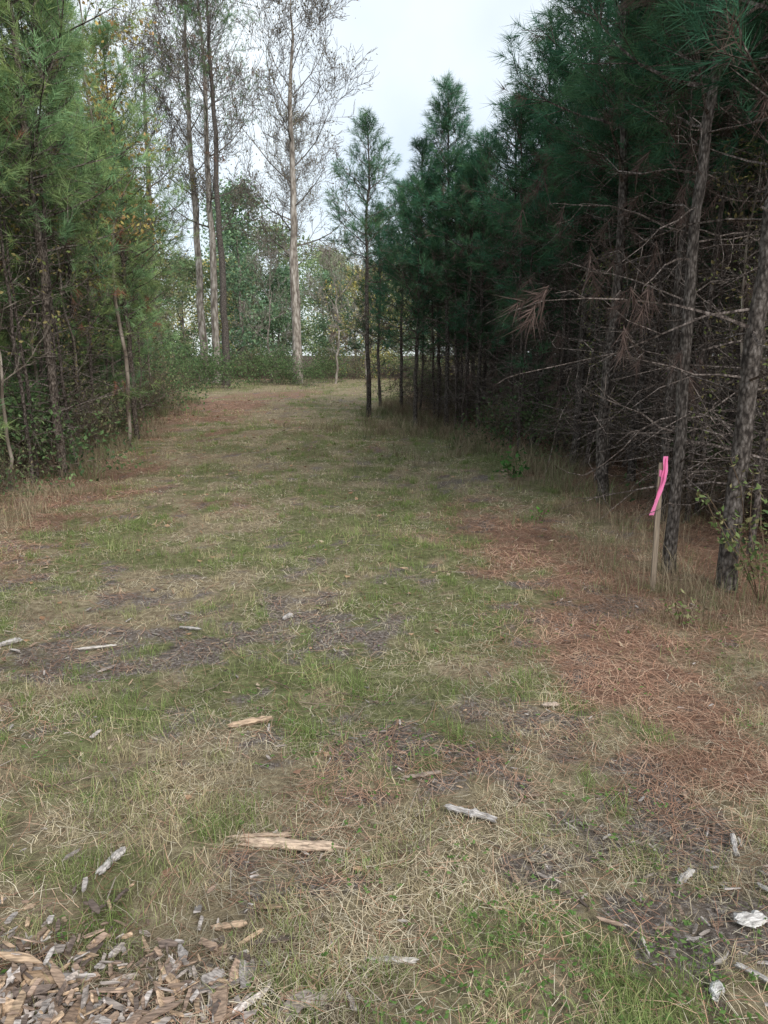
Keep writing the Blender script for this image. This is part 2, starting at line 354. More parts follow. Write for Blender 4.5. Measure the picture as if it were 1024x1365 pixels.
for x, y, me, rz, sc in [(-4.23, 9.65, lush[1], 1, (1.1, 1.1, 1.1)), (-5.1, 12.4, lush[0], 2, (.75, .75, .95)), (-4.75, 14.2, lush[2], 3, (.95, .95, .85)), (-5.85, 16.3, lush[1], 4, (.85, .85, .82)),
                         (-6.0, 10.6, lush[2], .5, 1), (-6.6, 13.5, lush[0], 5, 1.0), (-5.2, 8.0, lush[0], 2.5, .95), (-6.4, 18.5, lush[0], 1.8, .85),
                         (-5.7, 10.2, young, 1, 1.0), (-5.2, 7.6, young, 2, .9), (-6.2, 12.2, young, 3, 1.2), (-6.1, 15.2, young, 4, 1.1), (-5.7, 13.3, young, 1.5, 1.05), (-6.5, 17.3, young, 2.5, 1.0)]:
    put_pine(x, y, me, rz, sc, LC)
lf = empty('mixed_forest')
for y in np.arange(7, 40, 2.5):
    for k in range(4):
        x = left_edge(y) - 2.8 - k * 2.5 + R.normal() * .5; yy = y + R.normal() * .6
        if y > 21 and R.random() < .65: continue
        me = lush[R.integers(3)] if k == 0 and y < 20 else linner[R.integers(2)]
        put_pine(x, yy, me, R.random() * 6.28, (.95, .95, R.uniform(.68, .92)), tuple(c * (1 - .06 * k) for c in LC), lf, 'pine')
for k in range(22):
    y = R.uniform(9, 19); x = left_edge(y) - .1 - abs(R.normal()) * .9
    put_pine(x, y, pole[R.integers(2)], R.random() * 6.28, (.8, .8, R.uniform(.7, 1.05)), LC, lf, 'pine_pole', (R.normal() * .03, R.normal() * .03))

# ------------------------------------------------------------------ broadleaf trees
def grow(S, E, p, d, L, r, depth, rng, up=.12, jit=.16, kids=(2, 4)):
    m = 4; q = p
    for s in range(m):
        d = nrm(d + rng.normal(size=3) * jit + [0, 0, up]); q2 = q + d * L / m
        r1 = r * (1 - s / m * .6); r2 = r * (1 - (s + 1) / m * .6)
        S.append((q, q2, r1, r2)); q = q2
        if depth > 0 and s > 0 or (depth > 0 and rng.random() < .4):
            for _ in range(rng.integers(1, kids[1] - 1) if s < m - 1 else rng.integers(*kids)):
                dd = nrm(d * .75 + perp(d[None], rng)[0] * rng.uniform(.5, .95))
                grow(S, E, q, dd, L * rng.uniform(.4, .62), r2 * .6, depth - 1, rng, up, jit, kids)
    E.append((q, d))
def broad(seed, H, r0, cb, cr, depth=2, leafn=8, leafs=.14, clump=.35, pal=((.08, .1, .04),), bark=None, bstep=.7, el0=.5, rmin=.004, bt=(1, 1, 1), wobk=.008, thick=.42, twig=.75):
    rng = np.random.default_rng(seed); mb = MB(); n = 20; zs = np.linspace(-.1, H, n)
    wob = np.cumsum(rng.normal(size=(n, 2)) * wobk * H, 0) * .8; wob -= wob[0]
    P = np.column_stack([wob, zs]); rad = r0 * (1 - np.clip(zs, 0, H) / H) ** .7 + rmin; rad[0] *= 1.3
    tube(mb, P, rad, 10, 0, bt, .1, rng); S, E = [], []
    z = cb; az = 0
    while z < H * .98:
        az += 2.4 + rng.normal() * .4; t = (z - cb) / (H - cb)
        pr = math.sin(math.pi * min(1, .18 + t * .8)) ** .7
        L = cr * pr * rng.uniform(.7, 1.2); el = el0 + .5 * t + rng.normal() * .12
        p = np.array([np.interp(z, zs, P[:, 0]), np.interp(z, zs, P[:, 1]), z])
        grow(S, E, p, np.array([math.cos(az) * math.cos(el), math.sin(az) * math.cos(el), math.sin(el)]), L, np.interp(z, zs, rad) * thick + rmin, depth, rng)
        z += bstep * rng.uniform(.6, 1.3)
    a = np.array([s[0] for s in S]); b = np.array([s[1] for s in S])
    sticks(mb, a, b, np.maximum([s[2] for s in S], rmin), np.maximum([s[3] for s in S], rmin * .7), 3, 0, np.array(bt) * twig)
    if leafn:
        Ep = np.array([e[0] for e in E]); pal = np.array(pal)
        cl = pal[rng.integers(len(pal), size=len(Ep))] * rng.uniform(.6, 1.35, (len(Ep), 1))
        kk = rng.random(len(Ep)) < min(1, leafn); Ep = Ep[kk]; cl = cl[kk]; leafn = max(1, int(leafn))
        Lp = np.repeat(Ep, leafn, 0) + rng.normal(size=(len(Ep) * leafn, 3)) * clump * [1, 1, .7]
        leaves(mb, Lp, leafs, 1, np.repeat(cl, leafn, 0) * rng.uniform(.7, 1.3, (len(Lp), 1)), rng)
    return mb.build('broadleaf_mesh', [bark or M_pale, M_leaf])

bare1 = broad(201, 18.5, .24, 6.5, 3.5, 3, .3, .11, .15, ((.20, .16, .09), (.18, .16, .08)), M_pale, .6, .5, .010, wobk=.003, thick=.24, bt=(1.15, 1.15, 1.15), twig=.5)
bare2 = broad(202, 21, .22, 8.5, 3.2, 3, .5, .13, .25, ((.17, .18, .09), (.26, .21, .09)), M_pale, .85, .45, .010, wobk=.003, thick=.24, bt=(1.15, 1.15, 1.15), twig=.5)
obj('bare_hardwood_tree', bare1, (-4.6, 40, gz(-4.6, 40)), 1.0)
obj('bare_hardwood_tree', bare2, (-10.3, 43, gz(-10, 43)), 3.0)
obj('bare_hardwood_tree', bare1, (-9.1, 41, gz(-9, 41)), 4.0, (.9, .9, 1.15))
obj('bare_hardwood_tree', bare2, (-6.0, 54, 0), 2.0, .8)
obj('bare_hardwood_tree', bare1, (-14, 47, 0), 2.0, 1.05)
put_pine(-8.1, 38.5, tallp, 2, 1, (1.9, 1.8, 1.6), name='tall_pine_tree')
put_pine(-13, 33, tallp, 4, .8, (1.9, 1.8, 1.6), name='tall_pine_tree')
yel = broad(210, 8.0, .035, 2.5, .9, 2, 3, .075, .14, ((.48, .36, .14), (.42, .35, .13), (.30, .33, .12), (.42, .27, .13)), M_pale, .4, .6, .003, bt=(.85, .8, .75))
obj('autumn_leaved_tree', yel, (-4.45, 12.8, gz(-4.5, 13)), 0)
obj('autumn_leaved_tree', yel, (-5.2, 11.2, gz(-5.2, 12)), 2, 1.1)
obj('autumn_leaved_tree', yel, (-8.0, 22, gz(-8, 22)), 3, 1.2)
pallid = broad(212, 5.0, .05, 1.4, 2.0, 3, 0, .1, .1, ((.1, .1, .1),), M_pale, .5, .25, .006, bt=(1.1, 1.1, 1.1), twig=1.0)
obj('bare_understory_tree', pallid, (-2.6, 40, gz(-2.6, 40)), 0, 1.15); obj('bare_understory_tree', pallid, (-1.0, 44, gz(-1.2, 44)), 2, 1.1); obj('bare_understory_tree', pallid, (-6.4, 43, 0), 4, 1.2)
sap = broad(211, 5.5, .026, 1.2, .8, 2, 1, .06, .08, ((.20, .24, .09), (.28, .24, .11)), M_pale, .35, .6, .0025, bt=(.9, .86, .82))
for x, y, rz, s in [(-5.5, 15.4, 1, 1.15), (-4.8, 11.6, 3, .8), (-4.4, 8.6, 2, .8), (-5.7, 17.5, 4, 1), (-6.2, 20, 1, 1.1), (-4.25, 7.4, 5, .55), (-4.8, 10.4, 5, .9), (-5.2, 13.5, 0, .9), (3.0, 6.3, 1, .6), (3.3, 8, 2, .7), (2.7, 9, 3, .5), (2.9, 5.3, 3, .45)]:
    obj('sapling', sap, (x, y, gz(x, y)), rz, s)
pals = [((.21, .28, .14), (.27, .31, .16), (.17, .24, .12)), ((.34, .34, .19), (.28, .31, .17), (.36, .33, .19)),  # leaf colours lightened towards grey-green to paint in distance haze
        ((.15, .24, .14), (.19, .28, .15)), ((.58, .50, .17), (.40, .40, .17), (.31, .34, .15)), ((.27, .28, .19), (.25, .27, .18), (.30, .28, .19))]
bg = [broad(300 + k, 12 + k % 3, .14, 1.0, 3.0, 2, 8, .27, .5, pals[k], M_pale, .7, .35, .01) for k in range(5)]
bw = empty('background_woodland')
for row, (yy, n0) in enumerate([(48, 20), (56, 25), (67, 28), (82, 28)]):
    for k in range(n0):
        hw = 42 + row * 4
        x = -hw - 2 + 2 * hw * (k + R.uniform(-.35, .35)) / n0; y = yy + R.normal() * 1.5
        if row == 0 and -12 < x < 3 and R.random() < .75: continue
        v = R.uniform(.8, 1.25) * (1 + .1 * row); s = R.uniform(.62, .95) * (1 + .1 * row) * (.82 if -8 < x < 8 else .95)
        if x > 8: v *= .4
        obj('hardwood', bg[R.choice(5, p=[.32, .22, .30, .1, .06])], (x, y, -.2), R.random() * 6.28, (s, s, s * R.uniform(.8, 1.05)), bw, (v, v, v * 1.08))
def shrub(seed, rad, h, nst, leafn, ls, pal):
    rng = np.random.default_rng(seed); mb = MB(); S, E = [], []
    for k in range(nst):
        az = rng.random() * 6.28; el = rng.uniform(.6, 1.4)
        grow(S, E, np.array([rng.normal() * rad * .2, rng.normal() * rad * .2, -.02]), np.array([math.cos(az) * math.cos(el), math.sin(az) * math.cos(el), math.sin(el)]), h * rng.uniform(.5, 1), .01, 2, rng, .05, .2)
    sticks(mb, [s[0] for s in S], [s[1] for s in S], np.maximum([s[2] for s in S], .0025), np.maximum([s[3] for s in S], .002), 3, 0, (.6, .55, .5))
    Ep = np.array([e[0] for e in E]); pal = np.array(pal); cl = pal[rng.integers(len(pal), size=len(Ep))] * rng.uniform(.6, 1.4, (len(Ep), 1))
    leaves(mb, np.repeat(Ep, leafn, 0) + rng.normal(size=(len(Ep) * leafn, 3)) * ls * 1.6, ls, 1, np.repeat(cl, leafn, 0) * rng.uniform(.7, 1.3, (len(Ep) * leafn, 1)), rng)
    return mb.build('shrub_mesh', [M_pale, M_leaf])
sh = [shrub(1, .8, 1.3, 12, 4, .075, ((.13, .21, .09), (.17, .24, .11), (.10, .16, .08))), shrub(2, .8, 1.2, 12, 2, .06, ((.23, .24, .13), (.19, .23, .12), (.25, .21, .13))),
      shrub(3, .5, 1.0, 10, 1, .05, ((.17, .13, .095),))]
for x, y, k, s in [(-6.1, 19, 1, 1.1), (-6.7, 21, 0, 1.2), (-7.6, 24, 0, 1.2), (-8.6, 34, 0, 1.3), (-7.6, 35.5, 0, 1.2), (-9.8, 36, 0, 1.4), (-5.2, 39, 0, 1.2), (-4.0, 38.5, 0, .9), (-6.2, 41, 0, 1.3),
                   (-2.9, 42, 0, 1.1), (-1.6, 46, 1, 1.2), (-11, 38, 0, 1.8), (-7.2, 42, 1, 1.5), (-3.5, 47, 1, 1.5), (1, 48, 0, 1.2), (2.5, 45, 1, 1.3), (-5.6, 14.5, 1, .8), (-6.2, 17, 2, 1.2), (-5.3, 12.2, 2, .8), (-4.9, 9.2, 1, .6)]:
    obj('shrub', sh[k], (x, y, gz(x, y)), R.random() * 6, s)
us = empty('understory_shrubs')
for k in range(130):
    y = R.uniform(4, 32); x = right_edge(y) + .5 + abs(R.normal()) * 2.4
    if y < 9: x = max(x, 2.8 + R.random())
    obj('understory', sh[R.choice(3, p=[.12, .28, .6])], (x, y, gz(x, y)), R.random() * 6, R.uniform(.3, .8), us, (.7, .7, .7))
for k in range(100):
    y = R.uniform(7, 38); x = left_edge(y) - .4 - abs(R.normal()) * 2.5
    obj('understory', sh[R.choice(3, p=[.25, .45, .3])], (x, y, gz(x, y)), R.random() * 6, R.uniform(.35, .95), us)

def plantlet(seed, h, n, ls, cols, nst=4, spread=.35):
    rng = np.random.default_rng(seed); mb = MB(); A, B, P = [], [], []
    for k in range(nst):
        q = np.array([0, 0, -.01]); d = nrm(np.array([rng.normal() * spread, rng.normal() * spread, 1.])); l = h * rng.uniform(.6, 1)
        for s in range(5):
            d = nrm(d + rng.normal(size=3) * .12); q2 = q + d * l / 5; A.append(q); B.append(q2); q = q2
            if s > 0:
                for _ in range(max(1, n // (nst * 4))): P.append(q + rng.normal(size=3) * ls * .8)
    sticks(mb, A, B, .003, .002, 4, 0, (.5, .4, .3)); c = np.array(cols)
    leaves(mb, P, ls, 1, c[rng.integers(len(c), size=len(P))] * rng.uniform(.7, 1.3, (len(P), 1)), rng, .3)
    return mb.build('plant_mesh', [M_pale, M_leaf])
obj('oak_seedling', plantlet(1, .42, 60, .09, ((.08, .18, .055), (.10, .23, .065), (.05, .12, .04)), 5), (1.6, 9.3, gz(1.6, 9.3)))
obj('green_seedling', plantlet(2, .16, 24, .05, ((.12, .28, .06),), 4), (1.5, 6.9, gz(1.5, 6.9)))
obj('leafy_bush', plantlet(3, 1.0, 420, .04, ((.13, .19, .07), (.17, .22, .09), (.24, .22, .11)), 12, .3), (2.42, 4.5, gz(2.4, 4.5)))
obj('leafy_weed', plantlet(4, .25, 60, .03, ((.13, .2, .06), (.28, .28, .15)), 5), (1.78, 4.2, gz(1.78, 4.2)))

# ------------------------------------------------------------------ grass & litter
def scatter(n, ylo, yhi, margin, pw, rng):
    u = rng.random(n); y = (ylo ** pw + u * (yhi ** pw - ylo ** pw)) ** (1 / pw)
    x = rng.uniform(-1, 1, n) * (y * .56 + margin); return x, y
rng = np.random.default_rng(5)
mb = MB()
x, y = scatter(430000, 1.0, 47, .5, .35, rng)
li, ba, gr = zones(x, y)
tuft = fbm(x * 9, y * 9, 81, 2); patch = fbm(x * 2.2, y * 2.2, 83, 3); shade = fbm(x * 2.7, y * 2.7, 87, 3)
inside = (x < right_edge(y) + .5) & (x > left_edge(y) - 1)
keep = inside & (rng.random(len(x)) < np.clip(.98 - li * .86 - ba * .8, .05, 1) * np.clip((tuft - .3) * 2.8, .08, 1))
x, y, li, gr, tuft, patch, shade = [a[keep] for a in (x, y, li, gr, tuft, patch, shade)]
n = len(x); g = rng.random(n) < gr * .9
straw = np.array([[.55, .47, .31], [.46, .375, .24], [.35, .285, .185], [.62, .55, .39]])[rng.integers(4, size=n)]
grn = np.array([[.22, .28, .10], [.30, .335, .14], [.165, .225, .08], [.38, .385, .19]])[rng.integers(4, size=n)]
tint = np.where(g[:, None], grn, straw) * rng.uniform(.6, 1.2, (n, 1)) * np.clip(.35 + 1.3 * shade, .6, 1.25)[:, None]
far = np.clip(y / 5, 1, 9)
h = rng.uniform(.022, .075, n) * (.4 + 1.5 * np.clip(patch * 2 - .55, 0, 1)) * (.85 + .4 * g) * (1 + .03 * y)
lean = np.where(g, rng.uniform(.15, 1.2, n), rng.uniform(.6, 1.55, n))
P = np.stack([x, y, hgt(x, y) + .002], 1)
blades(mb, P, h, .0022 * far ** .85 * rng.uniform(.6, 1.3, n), lean, tint, rng)
cx, cy = scatter(1300, 1.4, 28, .3, .5, rng); l2, b2, g2 = zones(cx, cy); ok = (l2 < .55) & (b2 < .6) & (cx < right_edge(cy)) & (cx > left_edge(cy)); cx, cy = cx[ok], cy[ok]; g2 = g2[ok]
m = 70; n = len(cx) * m; px = np.repeat(cx, m) + rng.normal(size=n) * .03 * np.repeat(rng.uniform(.6, 2.4, len(cx)), m); py = np.repeat(cy, m) + rng.normal(size=n) * .04
pick = np.where(rng.random(len(cx)) < g2 + .15, 0, rng.integers(1, 3, len(cx)))
tc_ = np.repeat(np.array([[.21, .28, .095], [.50, .43, .27], [.32, .34, .16]])[pick], m, 0) * rng.uniform(.55, 1.3, (n, 1))
hs = np.repeat(rng.uniform(.04, .11, len(cx)), m)
blades(mb, np.stack([px, py, hgt(px, py)], 1), hs * rng.uniform(.5, 1.1, n), .0022 * np.clip(py / 4, 1, 5) ** .7 * np.ones(n), rng.uniform(.05, 1.15, n), tc_, rng)
obj('grass', mb.build('grass', [M_blade]))

mb = MB(); cl = []
for k in range(560):
    side = R.random() < .6; yy = R.uniform(3.9, 26) if side else R.uniform(5, 28)
    xx = right_edge(yy) + R.normal() * .35 + .15 if side else left_edge(yy) - .2 + R.normal() * .4
    if side and yy < 7 and R.random() < .3: xx = R.uniform(1.5, 2.2)
    cl.append((xx, yy))
for k in range(35): cl.append((R.normal() * .8 - .2, 15.5 + R.normal() * 1.8))
cl += [(1.66, 4.95), (1.72, 5.3), (1.9, 5.05), (2.05, 4.6), (2.2, 4.4), (1.55, 5.6), (1.8, 6.1), (1.95, 4.75)] * 2
cl = np.array(cl); m = 45; n = len(cl) * m
px = np.repeat(cl[:, 0], m) + rng.normal(size=n) * .09; py = np.repeat(cl[:, 1], m) + rng.normal(size=n) * .09
tc_ = np.repeat(np.array([[.38, .32, .22], [.30, .25, .17], [.21, .24, .12], [.26, .20, .14]])[rng.integers(4, size=len(cl))], m, 0) * rng.uniform(.5, 1.2, (n, 1))
hs = np.repeat(rng.uniform(.12, .45, len(cl)), m) * rng.uniform(.4, 1.1, n)
blades(mb, np.stack([px, py, hgt(px, py)], 1), hs, .003 * np.clip(py / 5, 1, 3), rng.uniform(.05, .95, n), tc_, rng)
obj('tall_dry_grass', mb.build('tall_dry_grass', [M_blade]))

def strips(name, x, y, lo, hi, w0, cols, mat):
    mb = MB(); n = len(x); az = rng.random(n) * 6.283; ln = rng.uniform(lo, hi, n); w = w0 * np.clip(y / 3.5, 1, 5)
    d = np.stack([np.cos(az), np.sin(az)], 1); s = np.stack([-d[:, 1], d[:, 0]], 1) * w[:, None] * .5; bend = s / (w[:, None]) * rng.normal(size=(n, 1)) * .03
    c = np.stack([x, y], 1); a0 = c - d * ln[:, None] / 2; a1 = c + bend; a2 = c + d * ln[:, None] / 2
    lift = rng.random((n, 3)) * np.array([.024, .02, .024]) + .004
    z3 = lambda p, l: np.column_stack([p, hgt(p[:, 0], p[:, 1]) + l + .004])
    V = np.stack([z3(a0 - s, lift[:, 0]), z3(a0 + s, lift[:, 0]), z3(a1 + s, lift[:, 1]), z3(a1 - s, lift[:, 1]), z3(a2 + s, lift[:, 2]), z3(a2 - s, lift[:, 2])], 1)
    b = np.arange(n)[:, None] * 6; cols = np.array(cols)
    sh_ = np.clip(.35 + 1.3 * fbm(x * 2.7, y * 2.7, 87, 3), .6, 1.2)[:, None]
    tt = cols[rng.integers(len(cols), size=n)] * rng.uniform(.6, 1.2, (n, 1)) * sh_
    mb.add(V, np.concatenate([b + [0, 1, 2, 3], b + [3, 2, 4, 5]]), 0, np.repeat(tt, 6, 0)); obj(name, mb.build(name, [mat]))
x, y = scatter(190000, 1.1, 26, .5, .5, rng); li, ba, gr = zones(x, y)
k = rng.random(len(x)) < np.clip(li * 1.0, .05, 1); strips('pine_straw', x[k], y[k], .07, .19, .0016, [[.43, .26, .18], [.34, .19, .13], [.52, .36, .26], [.21, .125, .09]], M_lit)
x, y = scatter(100000, 1.1, 22, .5, .5, rng); li, ba, gr = zones(x, y); th = fbm(x * 2.1, y * 2.1, 95, 3)
k = (rng.random(len(x)) < np.clip((.9 - li * .85 - ba * .35) * np.clip((th - .35) * 4, .15, 1), .06, 1)) & (x < right_edge(y) + .3) & (x > left_edge(y)); strips('dead_grass_thatch', x[k], y[k], .03, .12, .0015, [[.60, .52, .38], [.50, .42, .30], [.41, .34, .24], [.66, .60, .47]], M_blade)

mb = MB(); x, y = scatter(11000, 1.2, 9, .3, .5, rng); wd = blobs(x, y, [(.45, 1.75, .35, .45, 1), (.05, 2.75, .4, .3, .8), (.9, 1.5, .3, .3, .7), (-.5, 3.2, .3, .3, .5), (1.7, 3.9, .4, .4, .3)]) + (fbm(x * 3, y * 3, 91) - .55) * 1.4
k = rng.random(len(x)) < np.clip(wd, .01, .8); x, y = x[k], y[k]
P = np.repeat(np.stack([x, y, hgt(x, y) + rng.uniform(.01, .045, len(x))], 1), 3, 0) + rng.normal(size=(len(x) * 3, 3)) * [.008, .008, .002]
leaves(mb, P, .016, 0, np.array([[.13, .23, .07], [.17, .26, .09], [.09, .16, .045]])[rng.integers(3, size=len(P))], rng, .85)
obj('clover_weeds', mb.build('clover_weeds', [M_leaf]))
mb = MB(); x, y = scatter(2200, 1.3, 28, .6, .55, rng); k = rng.random(len(x)) < np.where(x < -2, 1, .10 + .02 * y); x, y = x[k], y[k]
leaves(mb, np.stack([x, y, hgt(x, y) + .018], 1), .030 + .003 * y, 0, np.array([[.30, .18, .11], [.38, .25, .16], [.20, .12, .085], [.42, .34, .25]])[rng.integers(4, size=len(x))], rng, .8)
obj('fallen_leaves', mb.build('fallen_leaves', [M_lit]))

def slivers(mb, x, y, L, W, T, tint, rng, z0=None):
    n = len(x); az = rng.random(n) * 6.283; pit = rng.normal(size=n) * .18
    u = np.stack([np.cos(az) * np.cos(pit), np.sin(az) * np.cos(pit), np.sin(pit)], 1)
    v = nrm(np.cross(np.array([0, 0, 1.]) + rng.normal(size=(n, 3)) * .35, u)); w = np.cross(u, v)
    c = np.stack([x, y, hgt(x, y) + (z0 if z0 is not None else rng.uniform(.006, .024, n))], 1)
    e0 = rng.uniform(.25, 1, n); e1 = rng.uniform(.15, .95, n); sec = []; sk = rng.normal(size=n) * .14
    for f, ws in ((-.5, e0), (-.40, e0 * .3 + .68), (.05, 1 + 0 * e0), (.40, e1 * .3 + .62), (.5, e1)):
        q = c + v * (W * rng.normal(size=n) * .07)[:, None]
        for a, b in ((-1, -1), (1, -1), (1, 1), (-1, 1)):
            sec.append(q + u * (L * (f + a * sk * abs(f) + rng.normal(size=n) * .02))[:, None] + v * (a * W * .5 * ws * rng.uniform(.85, 1.1, n))[:, None] + w * (b * T * .5 * (ws * .5 + .5) * rng.uniform(.6, 1.2, n))[:, None])
    V = np.stack(sec, 1); b = np.arange(n)[:, None] * 20; F = []
    for s in range(4):
        for j in range(4): F.append(b + [s * 4 + j, s * 4 + (j + 1) % 4, s * 4 + 4 + (j + 1) % 4, s * 4 + 4 + j])
    F.append(b + [3, 2, 1, 0]); F.append(b + [16, 17, 18, 19])
    mb.add(V, np.concatenate(F), 0, np.repeat(tint, 20, 0))
woodc = np.array([[.40, .35, .32], [.32, .23, .17], [.48, .35, .24], [.17, .13, .11], [.50, .46, .44], [.36, .26, .20]])
mb = MB()
x = rng.normal(size=3000) * .46 - .95; y = 1.40 + rng.normal(size=3000) * .2; k = (y > 1.0) & (x < -.1 + rng.normal(size=3000) * .15); x, y = x[k], y[k]; n = len(x)
z0 = rng.random(n) * .055 * np.exp(-((x + .95) / .5) ** 2) + .008
Lc = rng.gamma(1.9, .016, n) + .012
slivers(mb, x, y, Lc, Lc * rng.uniform(.12, .42, n), rng.uniform(.002, .009, n), woodc[rng.integers(6, size=n)] * rng.uniform(.6, 1.2, (n, 1)), rng, z0)
obj('mulch_pile', mb.build('mulch_pile', [M_chip]))
mb = MB(); x, y = scatter(16000, 1.2, 16, .3, .5, rng); li, ba, gr = zones(x, y); corner = np.clip(1.15 - sstep(2.4, 6, y) * .75, .3, 1)
k = rng.random(len(x)) < np.clip(ba * 1.1, .03, 1) * .75 * corner; x, y = x[k], y[k]; n = len(x)
Lc = (rng.gamma(1.5, .011, n) + .008) * np.clip(1.15 - y * .04, .7, 1.1)
slivers(mb, x, y, Lc, Lc * rng.uniform(.1, .3, n), rng.uniform(.002, .005, n), woodc[rng.integers(6, size=n)] * rng.uniform(.5, 1.05, (n, 1)), rng)
obj('wood_chips', mb.build('wood_chips', [M_chip]))
mb = MB(); x, y = scatter(170, 1.5, 12, .4, .6, rng); A, B, ra = [], [], []
for xx, yy in zip(x, y):
    az = rng.random() * 6.28; q = np.array([xx, yy]); l = rng.uniform(.04, .11)
    for s in range(rng.integers(2, 4)):
        az += rng.normal() * .25; q2 = q + np.array([math.cos(az), math.sin(az)]) * l
        A.append([*q, float(hgt(*q)) + .016]); B.append([*q2, float(hgt(*q2)) + .016]); ra.append(.002 + .0001 * yy); q = q2
sticks(mb, A, B, np.array(ra) * rng.uniform(.7, 1.5, len(ra)), np.array(ra) * .7, 4, 0, np.array([[.22, .17, .14], [.32, .28, .24], [.12, .09, .075]])[rng.integers(3, size=len(A))])
obj('fallen_twigs', mb.build('fallen_twigs', [M_lit]))
def wood(name, x, y, L, W, T, az, tint, seed):
    r = np.random.default_rng(seed); mb = MB(); n = 16; t = np.linspace(-.5, .5, n); k = 10
    a = np.arange(k) * 2 * np.pi / k
    prof = np.clip(1.1 - np.abs(t * 2) ** 6 * r.uniform(.3, .7), .3, 1) * (1 + r.normal(size=n) * .12)
    off = np.cumsum(r.normal(size=n)) * W * .06
    rr = prof[:, None] * (1 + r.normal(size=(1, k)) * .16 + r.normal(size=(n, k)) * .06)
    jag = r.normal(size=(1, k)) * L * .05 * (np.abs(t * 2) ** 4)[:, None]
    V = np.stack([np.repeat((t * L)[:, None], k, 1) + jag, off[:, None] + np.cos(a) * rr * W / 2, np.sin(a) * rr * T / 2], -1)
    i = np.arange(n - 1)[:, None] * k; j = np.arange(k)[None]; j2 = (j + 1) % k
    mb.add(V, np.stack([i + j, i + j2, i + k + j2, i + k + j], -1).reshape(-1, 4), 0, tint)
    for e, s in ((0, -1), (n - 1, 1)):
        ring = V[e]; c = ring.mean(0); vv = np.vstack([ring, c]); mb.add(vv, np.array([[q, (q + 1) % k, k] for q in range(k)]), 0, np.array(tint) * .7)
    o = obj(name, mb.build(name, [M_chip]), (x, y, float(hgt(x, y)) + T * .4 + .012), az, tilt=(0, r.normal() * .03)); return o
G = (.44, .42, .41); Bn = (.42, .31, .22)
for a in [(-.32, 2.2, .33, .036, .03, -.08, (.50, .39, .30), 1), (-.42, 2.235, .2, .018, .014, .1, (.42, .32, .24), 2), (.31, 2.36, .18, .036, .02, -.5, G, 3), (-.88, 2.1, .13, .028, .02, 1.35, G, 4),
          (-.60, 3.02, .19, .034, .028, .5, Bn, 5), (-1.6, 3.85, .20, .018, .014, .2, (.5, .47, .44), 6), (.02, 1.72, .13, .018, .013, -.05, (.5, .47, .44), 7), (-2.1, 3.9, .13, .03, .02, .9, G, 8),
          (.78, 3.2, .08, .03, .016, .1, (.52, .43, .36), 9), (1.06, 1.86, .09, .05, .026, .3, (.58, .57, .56), 10), (1.0, 1.63, .16, .016, .012, -.7, G, 11), (1.18, 2.2, .11, .018, .014, 1.3, G, 12),
          (.86, 1.6, .045, .034, .024, .3, (.58, .58, .58), 13), (-.55, 1.62, .12, .026, .016, -.9, (.48, .35, .24), 14), (-.72, 1.5, .13, .03, .016, -.6, (.48, .34, .22), 15),
          (-.60, 4.35, .10, .03, .025, 1.2, G, 17), (.15, 2.62, .15, .018, .014, .3, (.3, .24, .2), 18), (-1.0, 1.75, .14, .034, .014, .5, (.48, .45, .42), 21), (-.45, 1.85, .1, .02, .012, .2, Bn, 22),
          (-1.15, 4.15, .14, .018, .012, -.3, G, 23), (1.2, 1.95, .12, .015, .012, -.9, (.5, .48, .46), 24), (.95, 2.05, .09, .02, .012, .8, G, 25), (1.1, 1.5, .14, .02, .012, -.8, G, 27)]:
    wood('wood_fragment', *a)

# ------------------------------------------------------------------ survey stake
st = empty('survey_stake'); st.location = (1.85, 4.87, gz(1.85, 4.87))
mb = MB(); r = np.random.default_rng(3); lv = np.array([-.05, .0, .2, .45, .7, .88, .91]); V = []
for z_, w_ in zip(lv, [.6, 1, 1, 1, 1, 1, .8]):
    for a, b in ((-1, -1), (1, -1), (1, 1), (-1, 1)): V.append([a * .016 * w_ + r.normal() * .0008, b * .008 * w_ + r.normal() * .0006, z_])
F = []
for s in range(6):
    for j in range(4): F.append([s * 4 + j, s * 4 + (j + 1) % 4, s * 4 + 4 + (j + 1) % 4, s * 4 + 4 + j])
F += [[3, 2, 1, 0], [24, 25, 26, 27]]
mb.add(V, F, 0, (.34, .26, .18))
def stake_mat():
    m, nt, N, L = newmat('stake_wood'); o = N.new('ShaderNodeOutputMaterial'); p = N.new('ShaderNodeBsdfPrincipled'); tc = N.new('ShaderNodeTexCoord')
    mp = N.new('ShaderNodeMapping'); mp.inputs['Scale'].default_value = (150, 150, 5); L.new(tc.outputs['Object'], mp.inputs[0])
    nz = N.new('ShaderNodeTexNoise'); nz.inputs['Scale'].default_value = 1; nz.inputs['Detail'].default_value = 4; L.new(mp.outputs[0], nz.inputs[0])
    r = ramp(N, [(.3, (.13, .105, .08)), (.7, (.30, .24, .18))]); L.new(nz.outputs[0], r.inputs[0]); L.new(r.outputs[0], p.inputs['Base Color']); p.inputs['Roughness'].default_value = .85
    L.new(p.outputs[0], o.inputs[0]); return m
o = obj('wooden_stake', mb.build('wooden_stake', [stake_mat()]), parent=st, tilt=(0, -.01))
def pink():
    m, nt, N, L = newmat('pink_flagging'); o = N.new('ShaderNodeOutputMaterial'); p = N.new('ShaderNodeBsdfPrincipled'); t = N.new('ShaderNodeBsdfTranslucent'); mm = N.new('ShaderNodeMixShader')
    p.inputs['Base Color'].default_value = (.92, .27, .53, 1); p.inputs['Roughness'].default_value = .35; t.inputs[0].default_value = (.95, .3, .57, 1); mm.inputs[0].default_value = .35
    L.new(p.outputs[0], mm.inputs[1]); L.new(t.outputs[0], mm.inputs[2]); L.new(mm.outputs[0], o.inputs[0]); return m
